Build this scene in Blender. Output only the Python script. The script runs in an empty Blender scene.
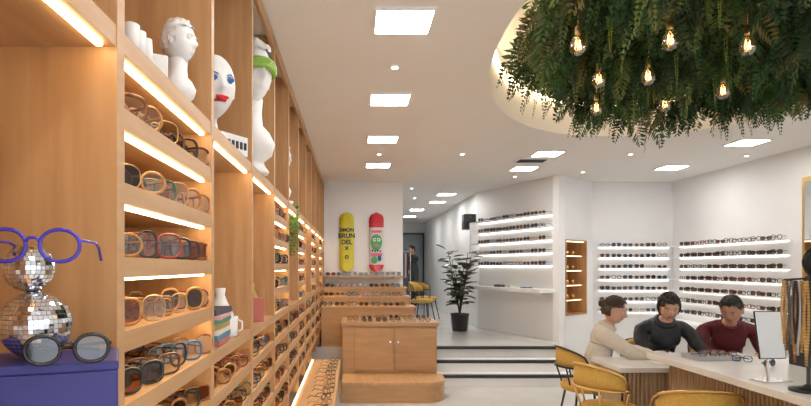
import bpy, bmesh, math, random
from mathutils import Vector, Matrix, noise
random.seed(7)
R=random.random
def U(a,b): return a+(b-a)*random.random()
SC=bpy.context.scene
COL=SC.collection
try:
    SC.view_settings.view_transform='Standard'
except Exception: pass

# ---------------------------------------------------------------- materials
def mat(name,col,rough=.5,metal=0,emit=None,es=0,var=0,scale=8,stretch=(1,1,1),bump=0,trans=0,col2=None):
    m=bpy.data.materials.new(name); m.use_nodes=True
    nt=m.node_tree; b=nt.nodes['Principled BSDF']
    b.inputs['Base Color'].default_value=(*col,1); b.inputs['Roughness'].default_value=rough
    b.inputs['Metallic'].default_value=metal
    if emit: 
        b.inputs['Emission Color'].default_value=(*emit,1); b.inputs['Emission Strength'].default_value=es
    if var or col2:
        tc=nt.nodes.new('ShaderNodeTexCoord'); mp=nt.nodes.new('ShaderNodeMapping')
        mp.inputs['Scale'].default_value=stretch
        n=nt.nodes.new('ShaderNodeTexNoise'); n.inputs['Scale'].default_value=scale; n.inputs['Detail'].default_value=5
        r=nt.nodes.new('ShaderNodeValToRGB')
        c2=col2 if col2 else tuple(min(1,c*(1+var)) for c in col)
        c1=tuple(c*(1-var) for c in col)
        r.color_ramp.elements[0].color=(*c1,1); r.color_ramp.elements[1].color=(*c2,1)
        r.color_ramp.elements[0].position=.3; r.color_ramp.elements[1].position=.7
        nt.links.new(tc.outputs['Object'],mp.inputs['Vector']); nt.links.new(mp.outputs[0],n.inputs['Vector'])
        nt.links.new(n.outputs['Fac'],r.inputs['Fac']); nt.links.new(r.outputs[0],b.inputs['Base Color'])
        if bump:
            bp=nt.nodes.new('ShaderNodeBump'); bp.inputs['Strength'].default_value=bump; bp.inputs['Distance'].default_value=.02
            nt.links.new(n.outputs['Fac'],bp.inputs['Height']); nt.links.new(bp.outputs[0],b.inputs['Normal'])
    return m
def emis(name,col,s):
    m=bpy.data.materials.new(name); m.use_nodes=True; nt=m.node_tree; nt.nodes.clear()
    e=nt.nodes.new('ShaderNodeEmission'); e.inputs[0].default_value=(*col,1); e.inputs[1].default_value=s
    o=nt.nodes.new('ShaderNodeOutputMaterial'); nt.links.new(e.outputs[0],o.inputs[0]); return m
def lensmat(name,col,fac):
    m=bpy.data.materials.new(name); m.use_nodes=True; nt=m.node_tree; nt.nodes.clear()
    t=nt.nodes.new('ShaderNodeBsdfTransparent'); t.inputs[0].default_value=(*col,1)
    g=nt.nodes.new('ShaderNodeBsdfGlossy'); g.inputs['Roughness'].default_value=.05
    x=nt.nodes.new('ShaderNodeMixShader'); x.inputs[0].default_value=fac
    o=nt.nodes.new('ShaderNodeOutputMaterial')
    nt.links.new(t.outputs[0],x.inputs[1]); nt.links.new(g.outputs[0],x.inputs[2]); nt.links.new(x.outputs[0],o.inputs[0]); return m

WHITE=mat('white_paint',(.86,.86,.86),.6,var=.02,scale=2)
CEIL=mat('ceiling_paint',(.86,.845,.82),.8,var=.015,scale=1)
FLOOR=mat('floor_concrete',(.66,.65,.63),.18,var=.06,scale=2.5)
WOOD=mat('birch_wood',(.42,.215,.085),.45,col2=(.56,.315,.14),scale=3,stretch=(9,9,.8))
WOODH=mat('birch_wood_edge',(.47,.26,.115),.45,col2=(.57,.345,.17),scale=3,stretch=(9,.8,9))
WOODC=mat('cabinet_wood',(.41,.225,.095),.4,col2=(.50,.295,.14),scale=3,stretch=(1,6,6))
WOODD=mat('seam_dark',(.12,.06,.03),.7,var=.1)
LED=emis('led_warm',(1,.74,.40),22)
LEDW=emis('led_white',(1,.95,.88),7)
PANEL=emis('panel_light',(1,.97,.935),40)
SPOT=emis('spot_light',(1,.93,.82),10)
BLACK=mat('black_plastic',(.015,.015,.017),.3,var=.1)
DARK=mat('nosing_dark',(.035,.035,.04),.6,var=.1)
METAL=mat('chrome_metal',(.7,.7,.7),.25,1,var=.02)
BRASS=mat('brass',(.75,.5,.2),.3,1,var=.03)
PLASTER=mat('plaster',(.80,.79,.77),.55,var=.03,scale=20)
RED=mat('red_paint',(.6,.02,.03),.4,var=.05)
BLUEP=mat('blue_paint',(.02,.12,.35),.4,var=.05)
GREENP=mat('green_paint',(.25,.45,.06),.4,var=.1)
MUST=mat('mustard_fabric',(.58,.36,.08),.8,var=.1,scale=60)
PURP=mat('purple_box_paint',(.03,.03,.19),.5,var=.05)
PURG=mat('purple_acetate',(.06,.04,.42),.2,var=.1,scale=30)
MARBLE=mat('white_counter_top',(.78,.77,.76),.25,var=.05,scale=4)
PAPER=mat('paper',(.85,.85,.84),.7,var=.02)
SLAT=mat('slat_wood',(.40,.27,.165),.5,col2=(.50,.36,.23),scale=3,stretch=(9,9,.8))
FR=[mat('frame_tortoise',(.14,.045,.018),.25,col2=(.36,.15,.045),scale=60),
    mat('frame_black',(.012,.012,.014),.2,var=.1),
    mat('frame_brown',(.08,.03,.02),.25,var=.2),
    mat('frame_blue',(.03,.12,.25),.25,var=.1),
    mat('frame_green',(.04,.12,.07),.25,var=.1),
    mat('frame_honey',(.40,.19,.06),.25,var=.2,scale=40),
    mat('frame_crystal',(.45,.30,.23),.15,var=.05),
    mat('frame_red',(.25,.03,.03),.25,var=.1),
    mat('frame_gold',(.5,.34,.16),.3,1,var=.05)]
LC=lensmat('lens_clear',(.90,.92,.93),.12)
LT=lensmat('lens_sun',(.10,.08,.07),.10)
LB=lensmat('lens_amber',(.45,.2,.08),.10)
GM=FR+[LC,LT,LB]

# ---------------------------------------------------------------- mesh builder
class MB:
    def __init__(s): s.v=[];s.f=[];s.m=[];s.s=[];s.M=None
    def add(s,vs,fs,mi=0,sm=False):
        o=len(s.v)
        if s.M is not None: M=s.M; s.v+=[tuple(M@Vector(v)) for v in vs]
        else: s.v+=[tuple(v) for v in vs]
        s.f+=[tuple(o+i for i in f) for f in fs]
        if isinstance(mi,list): s.m+=mi
        else: s.m+=[mi]*len(fs)
        s.s+=[sm]*len(fs)
    def box(s,x0,x1,y0,y1,z0,z1,mi=0):
        s.add([(x0,y0,z0),(x1,y0,z0),(x1,y1,z0),(x0,y1,z0),(x0,y0,z1),(x1,y0,z1),(x1,y1,z1),(x0,y1,z1)],
              [(0,3,2,1),(4,5,6,7),(0,1,5,4),(1,2,6,5),(2,3,7,6),(3,0,4,7)],mi)
    def prism(s,pts,z0,z1,mi=0):
        n=len(pts)
        s.add([(x,y,z0) for x,y in pts]+[(x,y,z1) for x,y in pts],
              [tuple(range(n-1,-1,-1)),tuple(range(n,2*n))]+[(i,(i+1)%n,n+(i+1)%n,n+i) for i in range(n)],mi)
    def lathe(s,prof,c=(0,0,0),mi=0,seg=20,sm=True,sx=1,sy=1):
        vs=[];fs=[]
        for r,z in prof:
            for k in range(seg):
                a=2*math.pi*k/seg; vs.append((c[0]+r*sx*math.cos(a),c[1]+r*sy*math.sin(a),c[2]+z))
        for j in range(len(prof)-1):
            for k in range(seg):
                k2=(k+1)%seg; fs.append((j*seg+k,j*seg+k2,(j+1)*seg+k2,(j+1)*seg+k))
        fs.append(tuple(range(seg-1,-1,-1))); fs.append(tuple((len(prof)-1)*seg+k for k in range(seg)))
        s.add(vs,fs,mi,sm)
    def tube(s,pts,r,mi=0,seg=8,closed=False,flat=None):
        pts=[Vector(p) for p in pts]; n=len(pts)
        rs=r if isinstance(r,(list,tuple)) else [r]*n
        vs=[];fs=[];prev=None
        for i,p in enumerate(pts):
            if closed: t=pts[(i+1)%n]-pts[i-1]
            else: t=pts[min(i+1,n-1)]-pts[max(i-1,0)]
            t.normalize()
            if prev is None:
                up=Vector((0,0,1)) if abs(t.z)<.9 else Vector((1,0,0))
                if flat: up=Vector(flat)
                a=t.cross(up).normalized()
            else: a=(prev-t*prev.dot(t)).normalized()
            prev=a; b=t.cross(a)
            for k in range(seg):
                an=2*math.pi*k/seg; vs.append(p+(a*math.cos(an)+b*math.sin(an))*rs[i])
        m=n if closed else n-1
        for i in range(m):
            j=(i+1)%n
            for k in range(seg):
                k2=(k+1)%seg; fs.append((i*seg+k,i*seg+k2,j*seg+k2,j*seg+k))
        if not closed:
            fs.append(tuple(range(seg-1,-1,-1))); fs.append(tuple((n-1)*seg+k for k in range(seg)))
        s.add(vs,fs,mi,True)
    def ell(s,c,r,mi=0,seg=16,rings=10,fn=None,sm=True,keep=None,T=None):
        vs=[];fs=[]
        for j in range(rings+1):
            ph=math.pi*j/rings-math.pi/2
            for k in range(seg):
                a=2*math.pi*k/seg
                p=Vector((r[0]*math.cos(ph)*math.cos(a),r[1]*math.cos(ph)*math.sin(a),r[2]*math.sin(ph)))
                if fn: p=fn(p)
                vs.append(p)
        mm=[]
        for j in range(rings):
            for k in range(seg):
                k2=(k+1)%seg; q=(j*seg+k,j*seg+k2,(j+1)*seg+k2,(j+1)*seg+k)
                cen=(vs[q[0]]+vs[q[2]])/2
                if keep and not keep(cen): continue
                fs.append(q); mm.append(mi(cen) if callable(mi) else mi)
        C=Vector(c)
        vs=[(T@(p) if T else p)+C for p in vs]
        s.add(vs,fs,mm,sm)
    def obj(s,name,mats,parent=None,bevel=0,loc=None):
        me=bpy.data.meshes.new(name)
        if not s.v: return None
        xs=[v[0] for v in s.v];ys=[v[1] for v in s.v];zs=[v[2] for v in s.v]
        o=loc or ((min(xs)+max(xs))/2,(min(ys)+max(ys))/2,min(zs))
        if parent is not None: o=parent.location
        me.from_pydata([(v[0]-o[0],v[1]-o[1],v[2]-o[2]) for v in s.v],[],s.f)
        for m in mats: me.materials.append(m)
        me.polygons.foreach_set('material_index',s.m); me.polygons.foreach_set('use_smooth',s.s); me.update()
        ob=bpy.data.objects.new(name,me); COL.objects.link(ob)
        if parent is not None: ob.parent=parent
        else: ob.location=o
        if bevel:
            b=ob.modifiers.new('bevel','BEVEL'); b.width=bevel; b.segments=2; b.limit_method='ANGLE'
        return ob
def TR(x,y,z,yaw=0): return Matrix.Translation((x,y,z))@Matrix.Rotation(yaw,4,'Z')

# ---------------------------------------------------------------- camera
cam=bpy.data.cameras.new('camera'); co=bpy.data.objects.new('camera',cam); COL.objects.link(co)
co.location=(0,0,1.55); co.rotation_euler=(math.pi/2,0,0)
cam.sensor_width=36; cam.lens=25.75; cam.shift_x=.0647; cam.shift_y=.0789; cam.clip_start=.02; SC.camera=co
w=bpy.data.worlds.new('world'); SC.world=w; w.use_nodes=True
w.node_tree.nodes['Background'].inputs[0].default_value=(.88,.94,1,1); w.node_tree.nodes['Background'].inputs[1].default_value=2.8

# ---------------------------------------------------------------- room
CH=2.90; PZ=.45
m=MB(); m.box(-.85,5.13,-3,9.25,-.1,0); m.obj('floor',[FLOOR])
W1=Vector((3.02,8.5,0)); W0=Vector((2.25,10.5,0)); W2=Vector((3.80,9.2,0))
m=MB()
m.prism([(-.8,8.0),(2.85,8.0),(3.0,8.45),(2.30,10.5),(2.3,18.1),(-.8,18.1)],0.0,PZ,0)
m.obj('floor_raised',[FLOOR])
m=MB()
m.box(1.09,2.85,7.5,7.995,0,.15,0); m.box(1.09,2.85,7.75,7.995,.15,.30,0)
for y,z in ((7.5,.15),(7.75,.30),(7.99,.452)):
    m.box(1.09,2.852,y-.012,y+.05,z-.035,z+.004,1)
m.obj('entrance_steps',[WHITE,DARK])
# ceiling with oval opening
cx,cy,ax,ay=2.62,3.2,1.75,2.8
m=MB()
x0,x1,y0,y1=.6,5.13,.1,6.4
angs=sorted([2*math.pi*k/96 for k in range(96)]+[math.atan2(y-cy,x-cx)%(2*math.pi) for x in(x0,x1) for y in(y0,y1)])
ein=[];eout=[]
for a in angs:
    c,s_=math.cos(a),math.sin(a)
    k=1/math.sqrt((c/ax)**2+(s_/ay)**2); ein.append((cx+k*c,cy+k*s_))
    t=min([v for v in [((x1-cx)/c if c>1e-9 else 1e9),((x0-cx)/c if c<-1e-9 else 1e9),((y1-cy)/s_ if s_>1e-9 else 1e9),((y0-cy)/s_ if s_<-1e-9 else 1e9)]])
    eout.append((cx+t*c,cy+t*s_))
n=len(angs)
m.add([(x,y,CH) for x,y in ein]+[(x,y,CH) for x,y in eout],[(i,(i+1)%n,n+(i+1)%n,n+i) for i in range(n)])
m.add([(x,y,CH) for x,y in ein]+[(x,y,CH+.5) for x,y in ein],[(i,(i+1)%n,n+(i+1)%n,n+i) for i in range(n)],0,True)
m.add([(x,y,CH+.5) for x,y in ein],[tuple(range(n))])
for (a,b,c,d) in ((-.85,.6,-3,18.2),(.6,5.13,-3,.1),(.6,5.13,6.4,18.2)):
    m.add([(a,c,CH),(b,c,CH),(b,d,CH),(a,d,CH)],[(0,1,2,3)])
m.obj('ceiling',[CEIL])
m=MB()
ring=[(cx+(ax-.03)*math.cos(2*math.pi*k/96),cy+(ay-.03)*math.sin(2*math.pi*k/96),CH+.32) for k in range(96)]
m.tube(ring,.012,0,6,True); m.obj('cove_led_strip',[emis('led_cove',(1,.74,.42),15)])

def wall(name,x0,x1,y0,y1,z0=0,z1=CH,mt=WHITE):
    m=MB(); m.box(x0,x1,y0,y1,z0,z1); return m.obj(name,[mt])
wall('wall_left',-.9,-.79,-3,9.2)
wall('wall_right',5.08,5.2,-3,9.3)
wall('wall_back',-.9,.79,9.2,9.3)
wall('wall_alcove',3.8,5.08,9.2,9.3)
wall('wall_far',-.9,2.4,18,18.1)
wall('wall_passage_left',-.9,-.8,9.3,18)
def wallseg(name,a,b,th=.1,mt=WHITE):
    d=(b-a).normalized(); nrm=Vector((-d.y,d.x,0))
    m=MB(); m.prism([(a.x,a.y),(b.x,b.y),((b+nrm*th).x,(b+nrm*th).y),((a+nrm*th).x,(a+nrm*th).y)],0,CH); return m.obj(name,[mt])
wallseg('wall_display',W0,W1,.1)
wall('wall_passage_right',2.25,2.35,10.5,18)
# niche wall W1->W2 with opening
d=(W2-W1); L=d.length; d.normalize(); ang=math.atan2(d.y,d.x)
M2=TR(W1.x,W1.y,0,ang)
m=MB(); m.M=M2
u0,u1,nz0,nz1=.18,.84,.82,1.96
m.box(0,u0,0,.1,0,CH); m.box(u1,L,0,.1,0,CH); m.box(u0,u1,0,.1,0,nz0); m.box(u0,u1,0,.1,nz1,CH)
m.obj('wall_niche',[WHITE])
m=MB(); m.M=M2
t=.02
m.box(u0,u1,.30,.32,nz0,nz1,0); m.box(u0,u0+t,-.01,.3,nz0,nz1,0); m.box(u1-t,u1,-.01,.3,nz0,nz1,0)
m.box(u0+t,u1-t,-.01,.3,nz0,nz0+t,0); m.box(u0+t,u1-t,-.01,.3,nz1-t,nz1,0)
for i in range(1,5):
    z=nz0+i*.225; m.box(u0+t,u1-t,.05,.3,z,z+.012,0); m.box(u0+.05,u1-.05,.06,.07,z-.01,z,1)
    for k in range(3): m.ell((u0+.15+k*.18,.15,z+.05),(.035,.03,.038),2,10,6)
m.box(u0+.05,u1-.05,.02,.03,nz1-t-.01,nz1-t,1)
m.obj('display_niche',[WOOD,emis('led_niche',(1,.8,.5),5),BRASS])
# unseen storefront opening, added behind camera to let in fill daylight
m=MB()
m.box(-.9,5.2,-3.1,-3,0,.3);m.box(-.9,5.2,-3.1,-3,2.6,CH);m.box(-.9,-.6,-3.1,-3,.3,2.6);m.box(4.9,5.2,-3.1,-3,.3,2.6);m.obj('wall_front',[WHITE])
m=MB()
for x in (-.6,.8,2.2,3.6,4.84): m.box(x,x+.06,-3.08,-3.02,.3,2.6)
m.obj('fill_window_1',[BLACK])
m=MB(); m.box(3.83,5.06,9.18,9.2,0,.08); m.obj('baseboard_alcove',[WHITE])

# ceiling fixtures
def panel(x,y,s=.34):
    m=MB(); h=s/2
    m.box(x-h,x+h,y-h,y+h,CH-.012,CH-.001,0); 
    for a in ((x-h-.012,x+h+.012,y-h-.012,y-h),(x-h-.012,x+h+.012,y+h,y+h+.012),(x-h-.012,x-h,y-h,y+h),(x+h,x+h+.012,y-h,y+h)):
        m.box(*a,CH-.016,CH-.001,1)
    m.obj('ceiling_panel_light',[PANEL,WHITE])
for x,y in [(.275,3.17),(.295,4.65),(.31,6.1),(.33,7.65),(.27,1.6),(.27,0),(.27,-1.5),(2.3,6.87),(2.33,7.9),(4.25,6.26),(4.3,7.83),(1.72,10.7),(1.74,12),(1.5,13.6),(1.5,15.4),(4.75,4.2),(4.75,1.6),(2.5,-1.2),(4.4,-1.2)]:
    panel(x,y,.30)
for x,y in [(.28,3.9),(.31,6.9),(1.3,6.9),(3.3,6.9),(3.25,8.2),(4.75,7.0),(1.0,9.9),(1.2,11.3),(2.4,8.6)]:
    m=MB(); m.lathe([(.030,0),(.038,.004),(.038,.01)],(x,y,CH-.011),1,20); m.lathe([(.022,0),(.022,.004)],(x,y,CH-.014),0,16); m.obj('recessed_downlight',[SPOT,WHITE])
m=MB(); m.box(2.05,2.45,7.2,7.45,CH-.012,CH-.001,0)
for i in range(7): m.box(2.08,2.42,7.22+i*.03,7.232+i*.03,CH-.018,CH-.012,1)
m.obj('air_vent_grille',[WHITE,DARK])

# ---------------------------------------------------------------- eyeglasses
def glasses(mb,x,y,z,yaw,lod=0,fm=None,lm=None,sc=1,shape=None,folded=False,base=None):
    """origin: bottom centre of the front, facing local -Y"""
    fm=random.choice([0,0,0,0,0,1,1,1,2,2,2,3,4,5,5,6,7,8,8]) if fm is None else fm
    lm=random.choice([9,9,9,9,9,10,11]) if lm is None else lm
    hw=U(.023,.026); hh=U(.018,.024) if shape is None else shape[1]
    if shape: hw=shape[0]
    e=U(2,3.4) if shape is None else shape[2]
    n=(24,14,10)[lod]; sg=(6,4,3)[lod]
    old=mb.M; mb.M=(base if base else Matrix())@TR(x,y,z,yaw)@Matrix.Scale(sc,4)
    th=U(.0020,.0036) if fm!=8 else .0014
    if lod==2: th=.0034
    cxx=hw+.0095
    for s in(-1,1):
        pts=[]
        for k in range(n):
            a=2*math.pi*k/n; c,q=math.cos(a),math.sin(a)
            pts.append((s*cxx+hw*math.copysign(abs(c)**(2/e),c),0,hh+th+hh*math.copysign(abs(q)**(2/e),q)*(1.0)))
        mb.tube(pts,th,fm,sg,True,flat=(0,1,0))
        mb.add(pts,[tuple(range(n))],lm)
        hx=s*(cxx+hw+.002); hz=hh*1.45
        if folded: mb.tube([(hx,0,hz),(hx,.012,hz),(hx*.3,.018,hz-.004),(-hx*.75,.02,hz-.012)],th*.9,fm,sg)
        else: mb.tube([(hx-.003*s,0,hz),(hx,.006,hz),(hx*.97,.09,hz),(hx*.95,.115,hz-.006),(hx*.93,.138,hz-.028)],th*.9,fm,sg)
    mb.tube([(-.0105,0,hh*1.35),(-.005,-.001,hh*1.6),(.005,-.001,hh*1.6),(.0105,0,hh*1.35)],th,fm,sg)
    mb.M=old

# ---------------------------------------------------------------- left bookcase
XF=-.46; XB=-.78
divs=[-1.1,-.355,.395]+[1.145+.75*k for k in range(11)]+[9.16]
m=MB(); g=MB(); led=MB()
m.box(XB-.005,XB+.01,-1.1,9.18,.02,CH-.003,0)
tops=[2.02,1.87,1.72,1.57,1.42,1.27,1.12,.97,.82,.67]
for i,dv in enumerate(divs):
    m.box(XB,XF,dv-.018,dv+.018,.5,CH-.004,0)
    m.box(XF,XF+.002,dv-.018,dv+.018,.5,CH-.004,1)
m.box(XF-.015,XF+.002,-1.1,9.16,CH-.08,CH-.004,1)
shelfbays=[3,6,8,10,12]
for i in range(len(divs)-1):
    a=divs[i]+.018; b=divs[i+1]-.018
    full=(i in shelfbays)
    for j,zt in enumerate(tops):
        if j in (1,2,3,4) and not full: continue
        m.box(XB,XF,a,b,zt-.042,zt,1)
        if j<4 or (full and j<5): led.box(XF-.03,XF-.018,a+.02,b-.02,zt-.048,zt-.042,0)
        elif j<9 : led.box(XF-.03,XF-.022,a+.05,b-.05,zt-.047,zt-.042,1)
    if i<3: continue
    lod=0 if i==3 else (1 if i<6 else 2)
    levels=([1.87,1.72,1.57,1.42,1.27] if full else [])+[1.12,.97,.82,.67]
    for zt in levels:
        k=a+.065
        while k<b-.045:
            glasses(g,XF-.045+U(-.008,.006),k,zt+.001,math.radians(58+U(-10,10)),lod,sc=1.3)
            k+=.118
        if i<6:
            k=a+.12
            while k<b-.05:
                glasses(g,XF-.215+U(-.01,.01),k,zt+.001,math.radians(66+U(-10,10)),1,sc=1.1); k+=.15
m.box(XF,-.14,-1.1,6.58,.44,.5,1); m.box(XF,-.2,-1.1,6.58,0,.44,0)
for k in range(11): m.box(-.2,-.196,-.9+k*.75,-.895+k*.75,.02,.43,2)
led.box(XF+.003,XF+.012,-1,6.5,.505,.51,1)
m.obj('wooden_display_bookcase',[WOOD,WOODH,WOODD])
led.obj('led_shelf_strips',[LED,emis('led_warm_soft',(1,.72,.38),16)])
for k in range(20): glasses(g,-.20+U(-.02,.01),2.6+k*.2,.501,math.radians(50+U(-10,10)),1,fm=random.choice([0,1,2]),sc=1.05)
g.obj('eyeglasses_collection_bookcase',GM)

# ---------------------------------------------------------------- disco balls, box
m=MB(); m.M=TR(-.518,.96,0,math.radians(22))
m.box(-.12,.12,-.08,.08,1.272,1.385); m.box(-.121,.121,-.081,.081,1.385,1.40)
m.obj('purple_display_box',[PURP],bevel=.003)
m=MB(); m.box(-.70,-.52,.64,.72,1.272,1.43); m.obj('white_display_box',[WHITE],bevel=.003)
MIR=mat('mirror_tile',(.85,.86,.9),.06,1,var=.02)
GR=mat('ball_grout',(.25,.25,.27),.5,var=.1)
def disco(c,r):
    m=MB(); m.ell(c,(r*.985,)*3,1,32,20)
    ts=.0072
    rows=int(math.pi*r/ts); C=Vector(c)
    for j in range(rows):
        ph=-math.pi/2+math.pi*(j+.5)/rows; nn=max(3,int(2*math.pi*r*math.cos(ph)/ts)); hs=ts*.45
        for k in range(nn):
            a=2*math.pi*k/nn
            nv=Vector((math.cos(ph)*math.cos(a),math.cos(ph)*math.sin(a),math.sin(ph)))
            e=Vector((-math.sin(a),math.cos(a),0)); nn2=(nv+Vector((U(-.05,.05),U(-.05,.05),U(-.05,.05)))).normalized(); f=nn2.cross(e).normalized(); e=f.cross(nn2).normalized()
            p=C+nv*r
            m.add([p-e*hs-f*hs,p+e*hs-f*hs,p+e*hs+f*hs,p-e*hs+f*hs],[(0,1,2,3)],0)
    m.obj('disco_ball',[MIR,GR])
disco((-.519,.95,1.456),.055); disco((-.530,.95,1.549),.040)
def oneglass(name,x,y,z,yaw,fmat,lens,shape,folded):
    g=MB(); glasses(g,x,y,z,yaw,0,fm=0,lm=10,shape=shape,folded=folded); 
    g.obj(name,[fmat]+FR[1:]+[LC,lens,LB])
random.seed(3)
oneglass('purple_eyeglasses',-.475,.86,1.555,math.radians(10),PURG,LC,(.028,.024,2.1),False)
oneglass('black_eyeglasses',-.433,.88,1.4015,math.radians(24),FR[1],lensmat('lens_smoke',(.45,.42,.4),.10),(.024,.021,2.2),True)
random.seed(11)

# ---------------------------------------------------------------- heads
def headfn(p):
    x,y,z=p
    if z<0:
        t=-z/.115; x*=1-.34*t*t; 
        if y<0: y=y*(1-.10*t)-.006*t
        else: y*=1-.45*t*t
    if y<0:
        f=min(1,-y/.05)
        y=y*.94
        y-=f*.026*math.exp(-(x/.010)**2)*max(0,math.exp(-((z+.026)/.014)**2)+.6*math.exp(-((z+.006)/.022)**2))*.8
        y+=f*.010*(math.exp(-((x-.03)/.015)**2)+math.exp(-((x+.03)/.015)**2))*math.exp(-((z-.006)/.011)**2)
        y-=f*.004*math.exp(-(x/.05)**2)*math.exp(-((z-.028)/.01)**2)
        y-=f*.007*math.exp(-(x/.022)**2)*(math.exp(-((z+.052)/.005)**2)+math.exp(-((z+.063)/.005)**2))
        y-=f*.008*math.exp(-(x/.02)**2)*math.exp(-((z+.092)/.014)**2)
    return Vector((x,y,z))
def head(mb,M,skin,lip,eye,iris,brow,hair=None,hairstyle=None):
    old=mb.M; mb.M=M
    def mi(c):
        if c.y<-.06 and abs(c.x)<.021 and -.068<c.z<-.048: return lip
        return skin
    mb.ell((0,0,0),(.075,.094,.115),mi,56,44,fn=headfn)
    for s in(-1,1):
        mb.ell((s*.030,-.071,.006),(.0125,.010,.008),eye,12,8)
        mb.ell((s*.030,-.0795,.003),(.0050,.003,.0045),iris,10,6)
        mb.ell((s*.030,-.0715,.0095),(.0138,.0118,.0070),skin,12,8)
        mb.tube([(s*.016,-.088,.022),(s*.03,-.087,.027),(s*.046,-.074,.022)],[.0015,.0022,.001],brow,6)
        mb.ell((s*.075,.008,-.006),(.009,.017,.030),skin,12,8)
        mb.tube([(s*.078,.0,-.028),(s*.082,.014,-.012),(s*.083,.016,.008),(s*.080,.004,.02)],.004,skin,6)
    if hair is not None:
        def hf(p):
            q=headfn(p*1.0) if p.y>0 else Vector(p)
            if p.z<0: q=Vector((p.x*(1-.12*(p.z/.12)**2),p.y,p.z))
            n=noise.noise(p*28)*.008+noise.noise(Vector((p.x*90,p.y*90,p.z*12)))*.004
            return q+p.normalized()*(.003+n)
        lowb={'short':-.045,'medium':-.10,'bun':-.06}[hairstyle]
        lows={'short':.022,'medium':-.05,'bun':.020}[hairstyle]
        topf={'short':.068,'medium':.058,'bun':.074}[hairstyle]
        def kp(c):
            j=noise.noise(Vector((c.x*60,c.z*30,3)))*.014
            if c.y<-.03: return c.z+j>topf-max(0,abs(c.x)-.045)*1.6
            if c.y<.012: return c.z+j>lows
            return c.z+j>lowb
        mb.ell((0,.004,.006),(.082,.102,.120),hair,64,50,fn=hf,keep=kp)
        rnd=random.Random(5)
        for q in range(150):
            a=rnd.uniform(-2.9,2.9)
            bx,by=math.sin(a),math.cos(a)
            el=rnd.uniform(.45,1.35)
            end=-.1 if hairstyle=='medium' else (.25 if by>-.3 else .70)
            if by<-.25: end={'short':.72,'bun':.80,'medium':.58}[hairstyle]
            elif hairstyle=='medium': end=-.50
            el=max(el,end+.2)
            pts=[];n_=5
            for t_ in range(n_):
                e2=el+(end-el)*t_/(n_-1) if hairstyle!='bun' else el-.1*t_
                if hairstyle=='bun':
                    a2=a*(1-.16*t_); bx,by=math.sin(a2),math.cos(a2); e2=max(e2,.3 if by>-.25 else .72)
                ce,se=math.cos(e2),math.sin(e2)
                rr=1.02+rnd.uniform(0,.045)
                p=Vector((.082*rr*ce*bx,.104*rr*ce*by+.004,.122*rr*se+.006)); 
                if p.z<0: p.x*=(1-.2*(p.z/.12)**2); p.y*=(1-.25*(p.z/.12)**2)
                pts.append(p)
            mb.tube(pts,[.003,.005,.005,.004,.0015],hair,5)
        if hairstyle=='bun': mb.ell((0,.112,.035),(.036,.034,.036),hair,18,14,fn=lambda p:p+p.normalized()*noise.noise(p*90)*.008)
    mb.M=old

def bust(name,x,y,z,yaw,sc,blind=False,paint=False,maskonly=False):
    m=MB(); Mx=TR(x,y,z,yaw)@Matrix.Scale(sc,4)
    m.M=Mx
    if not maskonly:
        m.lathe([(.07,0),(.075,.01),(.06,.03),(.055,.045),(.085,.07),(.095,.11),(.075,.15),(.052,.175),(.048,.22),(.052,.27)],(0,.01,0),0,28)
        hz=.36
    else:
        m.lathe([(.05,0),(.05,.01),(.02,.03),(.015,.06),(.02,.08)],(0,.01,0),0,20); hz=.18
    head(m,Mx@Matrix.Translation((0,0,hz)),0,1 if paint else 0,2 if paint else 0,2 if paint else 0,2 if paint else 0)
    m.M=Mx@Matrix.Translation((0,0,hz))
    if not maskonly:
        m.ell((0,.006,.012),(.082,.1,.118),0,40,30,fn=lambda p:p+p.normalized()*noise.noise(p*45)*.016,keep=lambda c:(c.z>.055 if c.y<-.03 else c.z>-.06))
    if paint:
        for s in(-1,1): m.ell((s*.03,-.077,.012),(.018,.008,.010),2,14,8)
        for s in(-1,1): m.ell((s*.010,-.086,-.056),(.014,.008,.006),1,14,8)
        m.ell((0,-.086,-.064),(.017,.008,.006),1,14,8)
    if blind:
        pts=[(.082*math.cos(a),.102*math.sin(a)*.96,.012+.004*math.sin(3*a)) for a in [2*math.pi*k/32 for k in range(32)]]
        for dz in (-.01,0,.01): m.tube([(p[0],p[1],p[2]+dz) for p in pts],.010,3,8,True)
    m.obj(name,[PLASTER,RED,BLUEP,GREENP])
bust('plaster_mask_head',-.505,2.10,2.021,math.radians(35),1.0,paint=True,maskonly=True)
bust('plaster_bust_blindfold',-.525,2.95,2.021,math.radians(40),1.42,blind=True)
bust('plaster_bust',-.52,1.74,2.021,math.radians(75),.56)
bust('plaster_bust',-.56,4.45,2.021,math.radians(60),1.0)
m=MB(); m.M=TR(-.53,1.55,2.021,.5); m.box(-.03,.03,-.03,.03,0,.09); m.M=TR(-.53,1.47,2.021,.2); m.box(-.025,.025,-.025,.025,0,.06)
m.obj('plaster_blocks',[PLASTER],bevel=.004)
m=MB()
for k in range(3):
    m.M=TR(-.50,1.30+k*.05,2.026,0)@Matrix.Rotation(.15*(k-1),4,'X'); m.lathe([(.018,0),(.018,.07),(.014,.072),(.014,.05)],(0,0,0),0,20)
m.obj('paper_rolls',[PLASTER])
m=MB(); m.M=TR(-.50,2.42,2.021,math.radians(60)); m.box(-.08,.08,-.01,.01,0,.08,0)
for k in range(6): m.box(-.07+k*.025,-.055+k*.025,-.013,-.01,.025,.055,1)
m.obj('lettered_sign_plaque',[WHITE,DARK])
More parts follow.
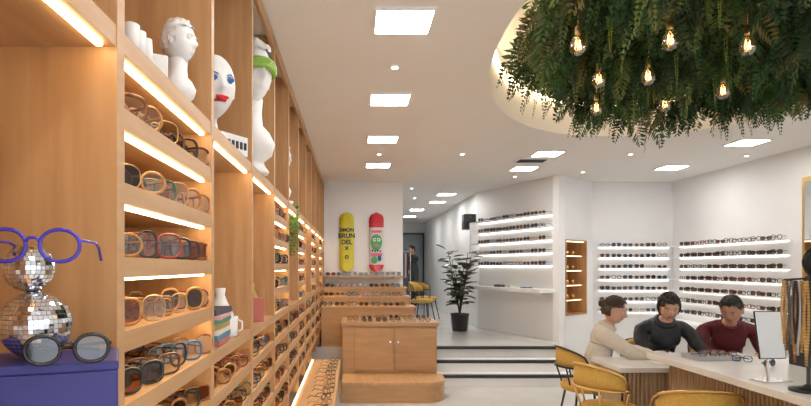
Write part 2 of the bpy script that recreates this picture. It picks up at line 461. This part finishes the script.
# open bay objects
BK=[mat('book_%d'%i,c,.6,var=.05) for i,c in enumerate([(.45,.13,.10),(.08,.2,.28),(.75,.7,.6),(.5,.35,.1),(.1,.28,.2),(.70,.4,.4),(.06,.06,.08)])]
m=MB(); z=1.271
for k in range(7):
    h=U(.014,.026); m.M=TR(-.56+U(-.006,.006),2.12,0,U(-.06,.06)); m.box(-.075,.09,-.11,.11,z,z+h,k%7); z+=h
m.obj('book_stack',BK,bevel=.002)
m=MB(); prof=[]
for k in range(12): prof+= [(.028+.0*k,k*.014),(.038-.001*k,k*.014+.005),(.028,k*.014+.012)]
m.lathe(prof,(-.54,2.10,z+.001),0,20); m.obj('ceramic_tower_vase',[mat('grey_ceramic',(.45,.55,.6),.4,var=.1)])
m=MB(); m.lathe([(.03,0),(.034,.005),(.036,.08),(.032,.08),(.03,.01)],(-.50,2.34,1.271),0,20); m.tube([(-.466,2.33,1.34),(-.445,2.33,1.33),(-.445,2.33,1.30),(-.466,2.33,1.29)],.004,0); m.obj('white_mug',[PLASTER])
m=MB(); m.M=TR(-.54,3.0,1.271,.6); m.prism([(-.05,-.08),(.05,-.08),(.05,.08),(-.05,.08)],0,.12,0); m.tube([(0,-.05,.12),(0,-.04,.18),(0,.04,.18),(0,.05,.12)],.005,0); m.obj('small_red_bag',[BK[0]],bevel=.01)
for (bi,yy) in ((0,3.18),(1,2.45)): 
    m=MB(); m.lathe([(.035,0),(.05,.03),(.055,.08),(.03,.13),(.018,.16),(.022,.19)],(-.56,yy,1.271),0,24); m.obj('ceramic_vase',[PLASTER if bi else BK[3]])
m=MB()
for k in range(26):
    y=4.78+U(-.1,.08); x=-.49+U(-.04,.03); L=U(.15,.45)
    for q in range(int(L/.025)):
        p=Vector((x+U(-.02,.02),y+U(-.02,.02),2.06-q*.025)); a=U(0,6.28); e=Vector((math.cos(a),math.sin(a),0))*.014; f=Vector((U(-.3,.3),U(-.3,.3),-1))*.02
        m.add([p,p+e+f*.5,p+f,p-e+f*.5],[(0,1,2,3)],0)
m.lathe([(.05,0),(.06,.07),(.055,.07)],(-.55,4.78,2.021),1,16)
m.obj('potted_trailing_plant',[mat('ivy_leaf',(.12,.25,.04),.5,var=.3),PLASTER])

# ---------------------------------------------------------------- tiers and cabinet
m=MB()
pts=[(-.13,6.6),(.80,6.6)]+[(.80+.28*math.sin(a),6.88-.28*math.cos(a)) for a in [math.pi/2*k/8 for k in range(1,9)]]+[(1.08,7.165),(-.13,7.165)]
m.prism(pts,0,.20,0); m.prism([(x+(.0 if x<.5 else .01),y-(.01 if y<7 else 0)) for x,y in pts],.20,.235,1)
m.obj('wooden_platform',[WOODC,WOODH],bevel=.004)
m=MB()
m.box(-.13,1.04,7.2,7.99,0,.82,0); m.box(-.15,1.07,7.17,7.99,.82,.86,0)
for x0_,x1_ in ((.02,.50),(.52,1.02)):
    m.box(x0_,x1_,7.184,7.2,.27,.79,0)
for x in (.46,.56): 
    m.M=TR(x,7.184,.62)@Matrix.Rotation(math.pi/2,4,'X'); m.lathe([(.008,0),(.008,.015),(.016,.018),(.016,.028)],(0,0,0),1,14); m.M=None
m.obj('low_wooden_cabinet',[WOODC,METAL],bevel=.003)
g=MB()
m=MB()
tiers=[(8.02,8.4,.98,.85),(8.42,8.75,1.10,.82),(8.77,9.18,1.22,.80)]
for a,b,z,xr in tiers:
    m.box(-.44,xr,a,b,PZ,z,0); m.box(-.44,xr+.02,a-.01,b,z,z+.025,1)
m.obj('stepped_display_tiers',[WOODC,WOODH],bevel=.003)
for a,b,z,xr in tiers:
    for r_ in (0,1):
        x=-.36
        while x<xr-.08: glasses(g,x,a+.07+r_*.16,z+.026,U(-.2,.2),2,lm=random.choice([9,10,11]),sc=1.1); x+=.17
for r_ in range(3):
    x=.0
    while x<1.0: glasses(g,x,7.28+r_*.22,.861,U(-.2,.2),2,lm=random.choice([9,10]),sc=1.1); x+=.18
for k in range(7): glasses(g,-.35+k*.17,9.05,1.416,0,2,fm=[7,3,5,4,8,0,1][k],lm=10,sc=1.25)
g.obj('sunglasses_collection_tiers',GM)
m=MB(); m.box(-.44,.78,8.98,9.19,1.39,1.415); m.obj('wall_display_shelf',[WOODH])

# ---------------------------------------------------------------- skateboards
def skate(x,z,base,kind):
    m=MB(); hw,hl=.115,.47
    def ybend(v): 
        t=max(0,abs(v)-.32); return -t*.35
    vs=[];fs=[];N=24
    for i in range(N+1):
        v=-hl+2*hl*i/N; t=max(0,(abs(v)-(hl-hw))/hw); wdt=hw*math.sqrt(max(.0004,1-t*t))
        for dy in (0,.012):
            for q in(-1,-.33,.33,1): vs.append((x+q*wdt,9.165+ybend(v)+dy,z+v))
    mm=[]
    for i in range(N):
        mb_=0
        if kind=='face': mb_=6 if (i>=18 or i<3) else 0
        for q in range(3):
            a=i*8+q; fs.append((a,a+1,a+9,a+8)); mm.append(mb_)
            a=i*8+4+q; fs.append((a+8,a+9,a+1,a)); mm.append(1)
        a=i*8; fs.append((a,a+8,a+12,a+4)); mm.append(1); fs.append((a+3,a+7,a+15,a+11)); mm.append(1)
    m.add(vs,fs,mm,True)
    for s in(-1,1): m.box(x-.05,x+.05,9.175,9.199,z+s*.25-.02,z+s*.25+.02,2)
    if kind=='face':
        F=9.158
        m.ell((x,F,z+.0),(.09,.012,.13),3,20,12); m.ell((x-.035,F-.01,z+.04),(.028,.008,.03),4,14,8); m.ell((x+.035,F-.01,z+.04),(.028,.008,.03),4,14,8)
        m.ell((x-.03,F-.018,z+.04),(.01,.005,.012),2,10,6); m.ell((x+.03,F-.018,z+.04),(.01,.005,.012),2,10,6)
        m.ell((x,F-.008,z-.055),(.045,.01,.02),7,14,8)
        for q in (-1,1): m.tube([(x+q*.06,F-.01,z+.09),(x+q*.03,F-.012,z+.075)],.006,2,6)
        m.box(x-.08,x+.08,F,F+.01,z+.15,z+.19,7); m.box(x-.09,x+.09,F,F+.01,z-.22,z-.17,7)
        m.ell((x-.03,F-.003,z-.28),(.05,.01,.06),3,16,8); m.ell((x+.05,F-.003,z-.25),(.03,.01,.05),5,16,8)
        for q in range(4): m.ell((x-.06+q*.04,F-.004,z-.13-.01*(q%2)),(.014,.008,.018),5 if q%2 else 2,10,6)
    ob=m.obj('skateboard_deck',[base,WOODH,BLACK,mat('deck_green',(.08,.45,.15),.4,var=.1),PAPER,BLUEP,mat('deck_red',(.65,.03,.05),.35,var=.05),mat('deck_pink',(.75,.15,.25),.35,var=.05)])
    if kind=='text':
        for t_,zz,sz in (('SIMON',.17,.075),('BRUN',.07,.10),('DEL',-.03,.10),('x',-.12,.11),('o',-.26,.12)):
            c=bpy.data.curves.new('lettering','FONT'); c.body=t_; c.size=sz; c.align_x='CENTER'; c.extrude=.003; c.offset=.003
            c.materials.append(BLACK)
            to=bpy.data.objects.new('lettering',c); COL.objects.link(to); to.parent=ob
            to.rotation_euler=(math.pi/2,0,0); to.location=(x-ob.location.x,9.160-ob.location.y,z+zz-ob.location.z)
skate(-.10,1.94,mat('deck_yellow',(.70,.62,.03),.35,var=.05),'text')
skate(.37,1.94,mat('deck_white',(.72,.70,.68),.35,var=.05),'face')

m=MB(); m.box(2.03,2.245,10.6,10.85,2.24,2.52,0); m.M=TR(2.135,10.6,2.33)@Matrix.Rotation(math.pi/2,4,'X'); m.lathe([(.07,0),(.07,.006),(.05,.002),(.01,.006)],(0,0,0),1,20); m.M=TR(2.135,10.6,2.46)@Matrix.Rotation(math.pi/2,4,'X'); m.lathe([(.03,0),(.03,.005)],(0,0,0),1,16)
m.obj('wall_speaker',[BLACK,DARK])

# ---------------------------------------------------------------- shelves on display wall
u=(W0-W1).normalized(); Lw=(W0-W1).length; ang=math.atan2(u.y,u.x)
MW=TR(W1.x,W1.y,0,ang)
m=MB(); m.M=MW; g=MB(); ledm=MB(); ledm.M=MW
for z in (2.34,2.15,1.96,1.77,1.58):
    m.box(.12,Lw-.08,.005,.20,z-.012,z,0); ledm.box(.14,Lw-.1,.01,.02,z-.022,z-.013,0)
    k=.22
    while k<Lw-.15: glasses(g,k,.13,z+.001,math.pi,2,fm=random.choice([0,1,1,2,5]),lm=random.choice([9,10,10]),sc=1.25,base=MW); k+=.18
m.box(.05,Lw-.05,.005,.30,1.17,1.22,0); m.box(Lw-.08,Lw-.06,.005,.2,1.22,2.34,0)
m.obj('white_display_shelves',[WHITE]); ledm.obj('led_display_strips',[LEDW])
m=MB(); m.M=MW; 
for k,uu in enumerate((.5,.9,1.2)): m.box(uu,uu+.14,.08,.2,1.221,1.24+k*.01,k)
m.obj('catalogues',[BK[1],BK[2],BK[6]])
m=MB(); led=MB()
rows=[.85+.17*i for i in range(7)]
for z in rows:
    m.box(3.86,5.07,9.05,9.195,z-.010,z,0); m.box(4.93,5.075,6.7,9.05,z-.010,z,0)
    led.box(3.9,5.0,9.185,9.193,z-.018,z-.011,0); led.box(5.068,5.076,6.75,9.0,z-.018,z-.011,0)
    k=3.96
    while k<4.95: glasses(g,k,9.12,z+.001,0,2,fm=random.choice([0,1,1,2,5,3]),lm=random.choice([9,10,10]),sc=1.25); k+=.18
    k=6.85
    while k<8.95: glasses(g,5.0,k,z+.001,-math.pi/2+.25+U(-.05,.05),2,fm=random.choice([0,1,1,1,2,7]),lm=random.choice([9,10,10]),sc=1.25); k+=.175
m.box(4.72,5.07,6.68,9.05,.70,.74,0)
m.obj('white_alcove_shelves',[WHITE]); led.obj('led_alcove_strips',[LEDW])
g.obj('sunglasses_collection_wall',GM)
m=MB(); m.box(5.03,5.078,5.95,6.5,1.0,2.55,0); m.box(5.02,5.03,6.0,6.45,1.05,2.5,1)
m.obj('framed_wall_mirror',[BRASS,mat('mirror_glass',(.8,.8,.8),.03,1,var=.01)])

# ---------------------------------------------------------------- foliage
m=MB()
GLm=[mat('leaf_dark',(.020,.052,.013),.6,var=.4,scale=3),mat('leaf_mid',(.050,.12,.027),.55,var=.4,scale=3),mat('leaf_olive',(.14,.19,.045),.6,var=.3,scale=3),mat('leaf_dry',(.22,.18,.06),.7,var=.3,scale=3),mat('leaf_light',(.34,.43,.07),.6,var=.2,scale=3),mat('moss_base',(.015,.022,.008),.9,var=.4)]
def frond(p,d,L,w,mi,nl):
    d=d.normalized(); q=Vector(p); dd=Vector(d); st=L/nl
    vs=[];fs=[]
    side=dd.cross(Vector((U(-1,1),U(-1,1),U(-.3,.3)))).normalized()
    for i in range(nl):
        q2=q+dd*st; t=i/nl; ww=w*(1-t)**.7*(.6+.8*min(1,t*4))
        for s in(-1,1):
            o=len(vs); sd=(side*s+dd*.6+Vector((U(-.25,.25),U(-.25,.25),U(-.25,.25)))).normalized()
            wl=dd*st*.42
            vs+= [q-wl*.3,q+sd*ww*.6-wl,q+sd*ww,q+sd*ww*.55+wl]; fs.append((o,o+1,o+2,o+3))
        q=q2; dd=(dd+Vector((0,0,-.10))).normalized()
    m.add(vs,fs,mi)
fx,fy,fcy=1.58,2.02,3.12
cnt=0
while cnt<3500:
    a=U(0,2*math.pi); r=math.sqrt(R()); x=cx+fx*r*math.cos(a); y=fcy+fy*r*math.sin(a)
    if y<1.6 and R()<.8: continue
    cl=noise.noise(Vector((x*1.8,y*1.8,0)))
    z=3.07+U(-.11,.10)+cl*.20
    out=Vector((math.cos(a),math.sin(a),0))*(r**2)*U(.0,.7)
    d=out+Vector((U(-.8,.8),U(-.8,.8),U(-1.3,-.2)))
    mi=random.choices([0,1,2,3],[6,4,1.8,.7])[0] if cl<.15 else random.choices([0,1,2,3],[2,5,3,.5])[0]
    typ=R()
    if typ<.50: frond((x,y,z),d,U(.20,.42),U(.030,.06),mi,15)
    elif typ<.8: frond((x,y,z-.03),d,U(.24,.38),U(.08,.13),mi,13)
    else: frond((x,y,z),d,U(.12,.26),U(.05,.09),mi,5)
    cnt+=1
for k in range(80):
    a=U(0,2*math.pi); r=math.sqrt(R())*.9; x=cx+fx*r*math.cos(a); y=fcy+fy*r*math.sin(a)
    if y<2: continue
    frond((x,y,2.97),Vector((U(-.1,.1),U(-.1,.1),-1)),U(.2,.36),.018,4,26)
m.lathe([(1,0),(1.02,.03),(1,.08)],(cx,fcy,3.16),5,48,False,sx=fx-.1,sy=fy-.1)
m.obj('hanging_foliage_canopy',GLm)
BG=lensmat('bulb_glass',(1,.9,.7),.34); FIL=emis('filament',(1,.62,.25),10)
def bulb(x,y,z):
    m=MB()
    m.lathe([(.004,-.060),(.022,-.054),(.038,-.034),(.043,-.012),(.038,.012),(.022,.036),(.014,.048)],(x,y,z),0,18)
    m.lathe([(.014,.045),(.016,.05),(.016,.085),(.008,.095)],(x,y,z),1,14)
    m.tube([(x,y,z+.09),(x+.003,y,z+.2),(x,y,3.2)],.0025,1,6)
    m.tube([(x-.010,y,z+.02),(x-.015,y,z-.025),(x-.005,y,z+.01),(x,y,z-.03),(x+.005,y,z+.01),(x+.015,y,z-.025),(x+.010,y,z+.02)],.0022,2,5)
    m.obj('filament_bulb_pendant',[BG,BRASS,FIL])
for x,y,z in [(1.14,2.94,2.68),(1.57,2.87,2.68),(2.0,2.94,2.68),(1.47,3.47,2.68),(1.74,3.42,2.68),(2.36,3.7,2.68),(2.15,4.0,2.68),(1.72,4.1,2.68),(2.75,3.3,2.68)]: bulb(x,y,z)

# ---------------------------------------------------------------- potted plant
m=MB(); px_,py_=1.84,10.0
m.lathe([(.12,0),(.13,.01),(.16,.28),(.17,.30),(.15,.30),(.14,.26)],(px_,py_,PZ),1,24)
for k in range(6):
    a=k*1.05; top=Vector((px_+.2*math.cos(a),py_+.2*math.sin(a),PZ+U(1.0,1.42))); bot=Vector((px_,py_,PZ+.27))
    mid=(top+bot)/2+Vector((U(-.05,.05),U(-.05,.05),0)); m.tube([bot,mid,top],[.013,.01,.006],2,6)
    for q in range(22):
        t=.2+.8*q/21; p=bot.lerp(mid,t*2) if t<.5 else mid.lerp(top,t*2-1)
        b=q*2.4+k; e=Vector((math.cos(b),math.sin(b),U(-.3,.7))).normalized(); sd=e.cross(Vector((0,0,1))).normalized(); L=U(.17,.25); ww=L*.32
        c0=p+e*.03
        vs=[c0,c0+e*L*.35+sd*ww+Vector((0,0,.015)),c0+e*L*.75+sd*ww*.8,c0+e*L+Vector((0,0,-.03)),c0+e*L*.75-sd*ww*.8,c0+e*L*.35-sd*ww+Vector((0,0,.015)),c0+e*L*.5+Vector((0,0,-.01))]
        m.add(vs,[(0,1,6),(1,2,6),(2,3,6),(3,4,6),(4,5,6),(5,0,6)],0,True)
m.obj('potted_rubber_plant',[mat('fig_leaf',(.04,.06,.03),.35,var=.4,scale=3),BLACK,WOODD])
# ---------------------------------------------------------------- far door & rack
m=MB()
m.box(1.25,1.30,17.9,17.99,PZ,2.6,0);m.box(2.15,2.20,17.9,17.99,PZ,2.6,0);m.box(1.3,2.15,17.9,17.99,2.55,2.6,0);m.box(1.3,2.15,17.96,17.99,PZ,2.55,1)
m.obj('door_1',[BLACK,mat('door_glass',(.25,.30,.32),.1,var=.2,scale=2)])
m=MB(); 
for k in range(10):
    m.box(.95+k*.05,.98+k*.05,15.0,15.4,PZ+.75+U(0,.15),PZ+1.45,k%3)
m.tube([(.9,15.2,PZ),(.9,15.2,PZ+1.5),(1.5,15.2,PZ+1.5),(1.5,15.2,PZ)],.015,3)
m.obj('clothes_rack',[BLACK,BK[1],BK[5],METAL])

# ---------------------------------------------------------------- desks
m=MB()
CX0,CX1,CY0,CY1,CZ=2.30,3.02,1.6,4.55,.88
m.box(CX0,CX1,CY0,CY1,CZ-.045,CZ,0); m.box(CX0+.16,CX1-.05,CY0+.05,CY1-.05,0,CZ-.045,1)
k=CY0+.05
while k<CY1-.06: m.box(CX0+.14,CX0+.16,k,k+.022,0,CZ-.045,1); k+=.036
k=CX0+.16
while k<CX1-.06: m.box(k,k+.022,CY1-.05,CY1-.03,0,CZ-.045,1); k+=.036
m.obj('slatted_service_counter',[MARBLE,SLAT],bevel=.004)
m=MB()
DX0,DX1,DY0,DY1,DZ=2.12,4.35,4.60,5.18,.75
m.box(DX0,DX1,DY0,DY1,DZ-.04,DZ,0); m.box(DX0+.05,DX1-.05,DY0+.06,DY0+.10,0,DZ-.04,1)
m.box(DX0+.05,DX0+.09,DY0+.06,DY1-.1,0,DZ-.04,1); m.box(DX1-.09,DX1-.05,DY0+.06,DY1-.1,0,DZ-.04,1)
k=DX0+.05
while k<DX1-.06: m.box(k,k+.02,DY0+.04,DY0+.06,0,DZ-.04,1); k+=.034
m.obj('consultation_desk',[MARBLE,SLAT],bevel=.004)
m=MB(); m.M=TR(2.65,4.88,DZ+.001,.3); m.box(-.15,.15,-.1,.1,0,.004); m.M=TR(3.2,4.80,DZ+.001,-.2); m.box(-.11,.11,-.15,.15,0,.004); m.obj('papers',[PAPER])
m=MB(); m.M=TR(2.62,4.25,CZ+.001,.1); m.box(-.16,.16,-.10,.10,0,.012,0); m.box(-.16,.16,-.1,-.09,.012,.03,0); m.box(-.16,.16,.09,.1,.012,.03,0); m.box(-.16,-.15,-.1,.1,.012,.03,0); m.box(.15,.16,-.1,.1,.012,.03,0)
m.obj('display_tray',[mat('tray_felt',(.45,.45,.46),.8,var=.1)])
g=MB()
for k in range(4): glasses(g,2.52+k*.07,4.23,CZ+.014,U(-.2,.2),1,fm=random.choice([3,1,0]),folded=True)
glasses(g,2.8,3.9,CZ+.001,.4,1,fm=3,folded=True); glasses(g,2.75,4.1,CZ+.001,-.6,1,fm=3,folded=True)
g.obj('eyeglasses_collection_counter',GM)
m=MB(); m.M=TR(2.45,3.4,CZ+.001,.1)
m.box(-.09,.09,-.06,.06,0,.008,0); m.tube([(0,.02,.008),(0,.03,.08),(0,.02,.14)],.007,0)
m.M=m.M@Matrix.Translation((0,.01,.27))@Matrix.Rotation(-.15,4,'X')
m.box(-.085,.085,-.004,.004,-.14,.14,1); m.box(-.08,.08,-.006,-.004,-.135,.135,2); m.obj('tabletop_mirror',[METAL,BLACK,mat('mirror2',(.75,.78,.8),.03,1,var=.01)],bevel=.003)
m=MB(); X,Y=2.45,3.12
m.lathe([(.09,0),(.09,.015),(.03,.025),(.010,.04),(.010,.60),(.02,.62)],(X,Y,CZ+.001),0,24)
for a in range(4):
    b=a*math.pi/4; m.tube([(X-.11*math.cos(b),Y-.11*math.sin(b),CZ+.60),(X,Y,CZ+.61),(X+.11*math.cos(b),Y+.11*math.sin(b),CZ+.60)],.005,0,6)
for k in range(16):
    b=k*2*math.pi/16; rr=.11 if k%2 else .075; L=U(.30,.48); x=X+rr*math.cos(b); y=Y+rr*math.sin(b); mi=[2,3,0,2,1,3,4][k%7]
    q=0; rad=U(.005,.009)
    while q<L:
        for s in(-1,1): m.ell((x+s*.012*math.sin(math.pi*min(1,q/L+.1)),y,CZ+.59-q),(rad,)*3,mi,6,4)
        q+=rad*1.8
m.obj('beaded_chain_display_stand',[BLACK,PAPER,BRASS,FR[5],BK[1]])

# ---------------------------------------------------------------- chairs
def chair(x,y,z,yaw,legm=BLACK):
    m=MB(); m.M=TR(x,y,z,yaw)
    m.lathe([(.18,.40),(.22,.405),(.235,.43),(.235,.455),(.21,.475),(.10,.485)],(0,0,0),0,32,sx=1,sy=.95)
    for sx in(-1,1):
        for sy in(-1,1): m.tube([(sx*.14,sy*.13,.41),(sx*.20,sy*.20,.0)],[.012,.008],1,8)
    A=[math.radians(15+150*k/20) for k in range(21)]
    vs=[];fs=[]
    for k,a in enumerate(A):
        e=math.sin(math.pi*k/20)**.4
        for rr,zz in ((.225,.64),(.235,.62),(.262,.63),(.265,.70),(.262,.62+.18*e),(.245,.635+.18*e),(.225,.62+.17*e),(.218,.70)):
            vs.append((rr*math.cos(a),rr*math.sin(a),zz if zz!=.70 else .63+.07*e))
    for k in range(20):
        for q in range(8):
            q2=(q+1)%8; fs.append((k*8+q,k*8+q2,(k+1)*8+q2,(k+1)*8+q))
    fs.append(tuple(range(8))); fs.append(tuple(160+i for i in range(7,-1,-1)))
    m.add(vs,fs,0,True)
    m.tube([(.272*math.cos(a),.272*math.sin(a),.63) for a in A],.010,1,8)
    m.tube([(.272*math.cos(a),.272*math.sin(a),.66+.15*math.sin(math.pi*k/20)**.4) for k,a in enumerate(A)],.009,1,8)
    for a in (15,60,120,165):
        b=math.radians(a); m.tube([(.20*math.cos(b),.20*math.sin(b),.42),(.268*math.cos(b),.268*math.sin(b),.63)],.008,1,8)
    m.obj('dining_chair',[MUST,legm])
H=math.pi/2
chair(2.18,5.44,0,H); chair(2.0,4.52,0,H+.35,BRASS); chair(2.17,3.70,0,math.radians(165),BRASS); chair(2.17,3.08,0,math.radians(150),BRASS)
chair(2.95,5.75,0,0); chair(3.62,5.72,0,0); chair(1.35,11.3,PZ,H*.7,BLACK); chair(1.55,12.3,PZ,H*1.3,BLACK)

# ---------------------------------------------------------------- people
def skinbody(mb,V,E):
    me=bpy.data.meshes.new('tmp'); bm=bmesh.new(); ly=bm.verts.layers.skin.verify(); vv=[]
    for i,(p,r) in enumerate(V):
        v=bm.verts.new(p); v[ly].radius=(r,r); v[ly].use_root=(i==0); vv.append(v)
    for a,b,_ in E: bm.edges.new((vv[a],vv[b]))
    bm.to_mesh(me); bm.free()
    ob=bpy.data.objects.new('tmp',me); COL.objects.link(ob)
    ob.modifiers.new('s','SKIN').use_smooth_shade=True; sb=ob.modifiers.new('d','SUBSURF'); sb.levels=3; sb.render_levels=3
    bpy.context.view_layer.update(); dg=bpy.context.evaluated_depsgraph_get(); ev=ob.evaluated_get(dg); me2=ev.to_mesh()
    vs=[Vector(v.co) for v in me2.vertices]; fs=[tuple(p.vertices) for p in me2.polygons]; mm=[]
    for p in me2.polygons:
        c=Vector(p.center); best=1e9;lab=0
        for a,b,l in E:
            A=Vector(V[a][0]);B=Vector(V[b][0]); d=B-A; t=max(0,min(1,(c-A).dot(d)/max(1e-9,d.length_squared)))
            dist=(c-(A+d*t)).length-(V[a][1]*(1-t)+V[b][1]*t)
            if dist<best: best=dist;lab=l
        mm.append(lab)
    for i,v in enumerate(vs): vs[i]=v+Vector((0,0,1))*noise.noise(v*14)*.010+Vector((1,0,0))*noise.noise(Vector((v.x*9,v.y*9,v.z*22)))*.009
    ev.to_mesh_clear(); bpy.data.objects.remove(ob); mb.add(vs,fs,mm,True)
def hand(mb,w,d,nrm,side,mi):
    d=d.normalized(); nrm=(nrm-d*nrm.dot(d)).normalized(); s=d.cross(nrm)*side
    T=Matrix((s,d,nrm)).transposed()
    mb.ell(w+d*.045,(.038,.052,.015),mi,16,10,T=T.to_3x3())
    for k,(o,L) in enumerate(((.027,.068),(.009,.077),(-.009,.071),(-.026,.055))):
        b=w+d*.080+s*o; f=d+s*o*3
        mb.tube([b-d*.012,b+f*L*.4+nrm*.004,b+f*L*.75-nrm*.010,b+f*L*.98-nrm*.026],[.0085,.0085,.0075,.0055],mi,8)
    b=w+d*.025+s*.032
    mb.tube([b-s*.01,b+s*.02+d*.02-nrm*.004,b+s*.03+d*.045-nrm*.010,b+s*.03+d*.062-nrm*.015],[.011,.010,.008,.006],mi,8)
def person(name,hip,yaw,bend,headoff,headrot,wrL,wrR,mats,style,sh=.17,size=1.0,kneespread=.11,standing=False,collar=None):
    mb=MB(); M=TR(hip[0],hip[1],hip[2],yaw)
    def W(x,y,z): return M@Vector((x*size,y*size,z*size))
    s,c=math.sin(bend),math.cos(bend)
    V=[];E=[]
    def av(p,r): V.append((p,r*size)); return len(V)-1
    def sp(l,extra=0): return W(0,-l*s-extra,l*c)
    p0=av(W(0,0,0),.135); p1=av(sp(.17,-.015),.125); p2=av(sp(.33),.135); p3=av(sp(.445,.005),.10); p4=av(sp(.50,.015),.060); p5=av(sp(.56,.035),.052)
    E+=[(p0,p1,5),(p1,p2,5),(p2,p3,5),(p3,p4,5),(p4,p5,0)]
    for sd,wr in((-1,wrL),(1,wrR)):
        shp=W(sd*sh,-.43*s,.43*c); k=av(shp,.068); E.append((p3,k,5))
        wr=Vector(wr); dd=wr-shp; dist=dd.length; a_,b_=.29*size,.25*size
        if dist>a_+b_-.01: wr=shp+dd.normalized()*(a_+b_-.01); dd=wr-shp; dist=dd.length
        x=(a_*a_-b_*b_+dist*dist)/(2*dist); h=math.sqrt(max(0,a_*a_-x*x))
        out=(M.to_3x3()@Vector((sd*.6,.25,-.9))); dn=dd.normalized(); out=(out-dn*out.dot(dn)).normalized()
        el=shp+dn*x+out*h
        e1=av((shp+el)/2,.060); e=av(el,.050); e2=av((el+wr)/2,.046); w_=av(wr-(wr-el).normalized()*.02,.038); w2=av(wr+(wr-el).normalized()*.012,.026)
        E+=[(k,e1,5),(e1,e,5),(e,e2,5),(e2,w_,5),(w_,w2,0)]
        hand(mb,wr,(wr-el).normalized()+Vector((0,0,-.15)),Vector((0,0,1)),-sd,0)
    for sd in(-1,1):
        if standing: L=[((.09,0,-.06),.10),((.095,-.01,-.26),.085),((.10,-.01,-.46),.062),((.10,.01,-.64),.058),((.10,.02,-.84),.042),((.10,-.03,-.90),.04),((.11,-.14,-.915),.03)]
        else: L=[((.085,-.03,-.01),.10),((kneespread,-.25,.0),.085),((kneespread,-.42,.01),.072),((kneespread,-.42,-.20),.058),((kneespread,-.40,-.42),.045),((kneespread,-.47,-.485),.038),((kneespread,-.58,-.495),.03)]
        prev=p0
        for q,(pp,rr) in enumerate(L):
            i_=av(W(sd*pp[0],pp[1],pp[2]),rr); E.append((prev,i_,7 if q>=5 else 6)); prev=i_
    skinbody(mb,V,E)
    nk=Vector(V[p5][0]); hc=nk+(M.to_3x3()@(Vector(headoff)*size))
    HM=Matrix.Translation(hc)@Matrix.Rotation(yaw+headrot[0],4,'Z')@Matrix.Rotation(headrot[1],4,'X')
    head(mb,HM@Matrix.Scale(size,4),0,1,2,3,4,4,style)
    cc=Vector(V[p4][0]); ax_=(nk-cc).normalized(); a1=ax_.cross(Vector((1,0,0))).normalized(); a2=ax_.cross(a1)
    rr=.062*size
    mb.tube([cc+ax_*.01+(a1*math.cos(t)+a2*math.sin(t))*rr for t in [2*math.pi*k/20 for k in range(20)]],.013 if collar is None else collar,5,8,True)
    return mb.obj(name,mats)
SK=mat('skin',(.62,.36,.25),.5,var=.04,scale=30); SK2=mat('skin_tan',(.52,.28,.18),.5,var=.04,scale=30)
LIP=mat('lips',(.45,.17,.14),.5,var=.05); EYE=mat('eye_white',(.8,.8,.78),.3,var=.02); IR=mat('iris',(.03,.015,.01),.2,var=.1)
H1=mat('hair_brown',(.045,.022,.012),.5,var=.4,scale=60); H2=mat('hair_black',(.012,.010,.010),.45,var=.4,scale=60)
TOPW=mat('cream_knit',(.66,.61,.54),.9,var=.08,scale=80,bump=.3); TOPB=mat('black_jacket',(.018,.02,.027),.5,var=.4,scale=20); TOPR=mat('maroon_sweater',(.12,.015,.022),.85,var=.15,scale=60)
JE=mat('dark_trousers',(.05,.045,.05),.8,var=.15,scale=30); BE=mat('beige_trousers',(.30,.24,.17),.8,var=.1,scale=30)
person('seated_woman',(2.20,5.32,.50),math.radians(72),.20,(0,-.03,.080),(math.radians(-14),.25),(2.72,5.04,.785),(2.60,4.90,.785),[SK,LIP,EYE,IR,H1,TOPW,BE,BLACK],'bun',sh=.17,size=1.04,collar=.02)
person('seated_person',(2.95,5.66,.53),math.radians(-8),.40,(0,-.045,.075),(math.radians(-6),.36),(2.78,5.08,.785),(3.10,5.03,.785),[SK,LIP,EYE,IR,H2,TOPB,JE,BLACK],'medium',sh=.185,size=1.10,collar=.03)
person('seated_man',(3.62,5.66,.53),math.radians(-24),.48,(0,-.055,.07),(math.radians(-22),.40),(3.22,5.06,.785),(3.48,4.98,.785),[SK2,LIP,EYE,IR,H2,TOPR,JE,BLACK],'short',sh=.19,size=1.10)
person('standing_shop_assistant',(3.33,4.25,.93),math.radians(40),.05,(0,-.02,.09),(0,.1),(3.32,3.95,.97),(3.62,4.05,.95),[SK,LIP,EYE,IR,H2,TOPB,JE,BLACK],'medium',sh=.165,size=.99,standing=True)
person('standing_customer',(1.72,16.4,PZ+.93),math.radians(-60),.03,(0,-.02,.09),(0,.1),(1.57,16.2,PZ+1.0),(1.57,16.55,PZ+1.0),[SK2,LIP,EYE,IR,H2,DARK,JE,BLACK],'short',sh=.18,size=1.0,standing=True)
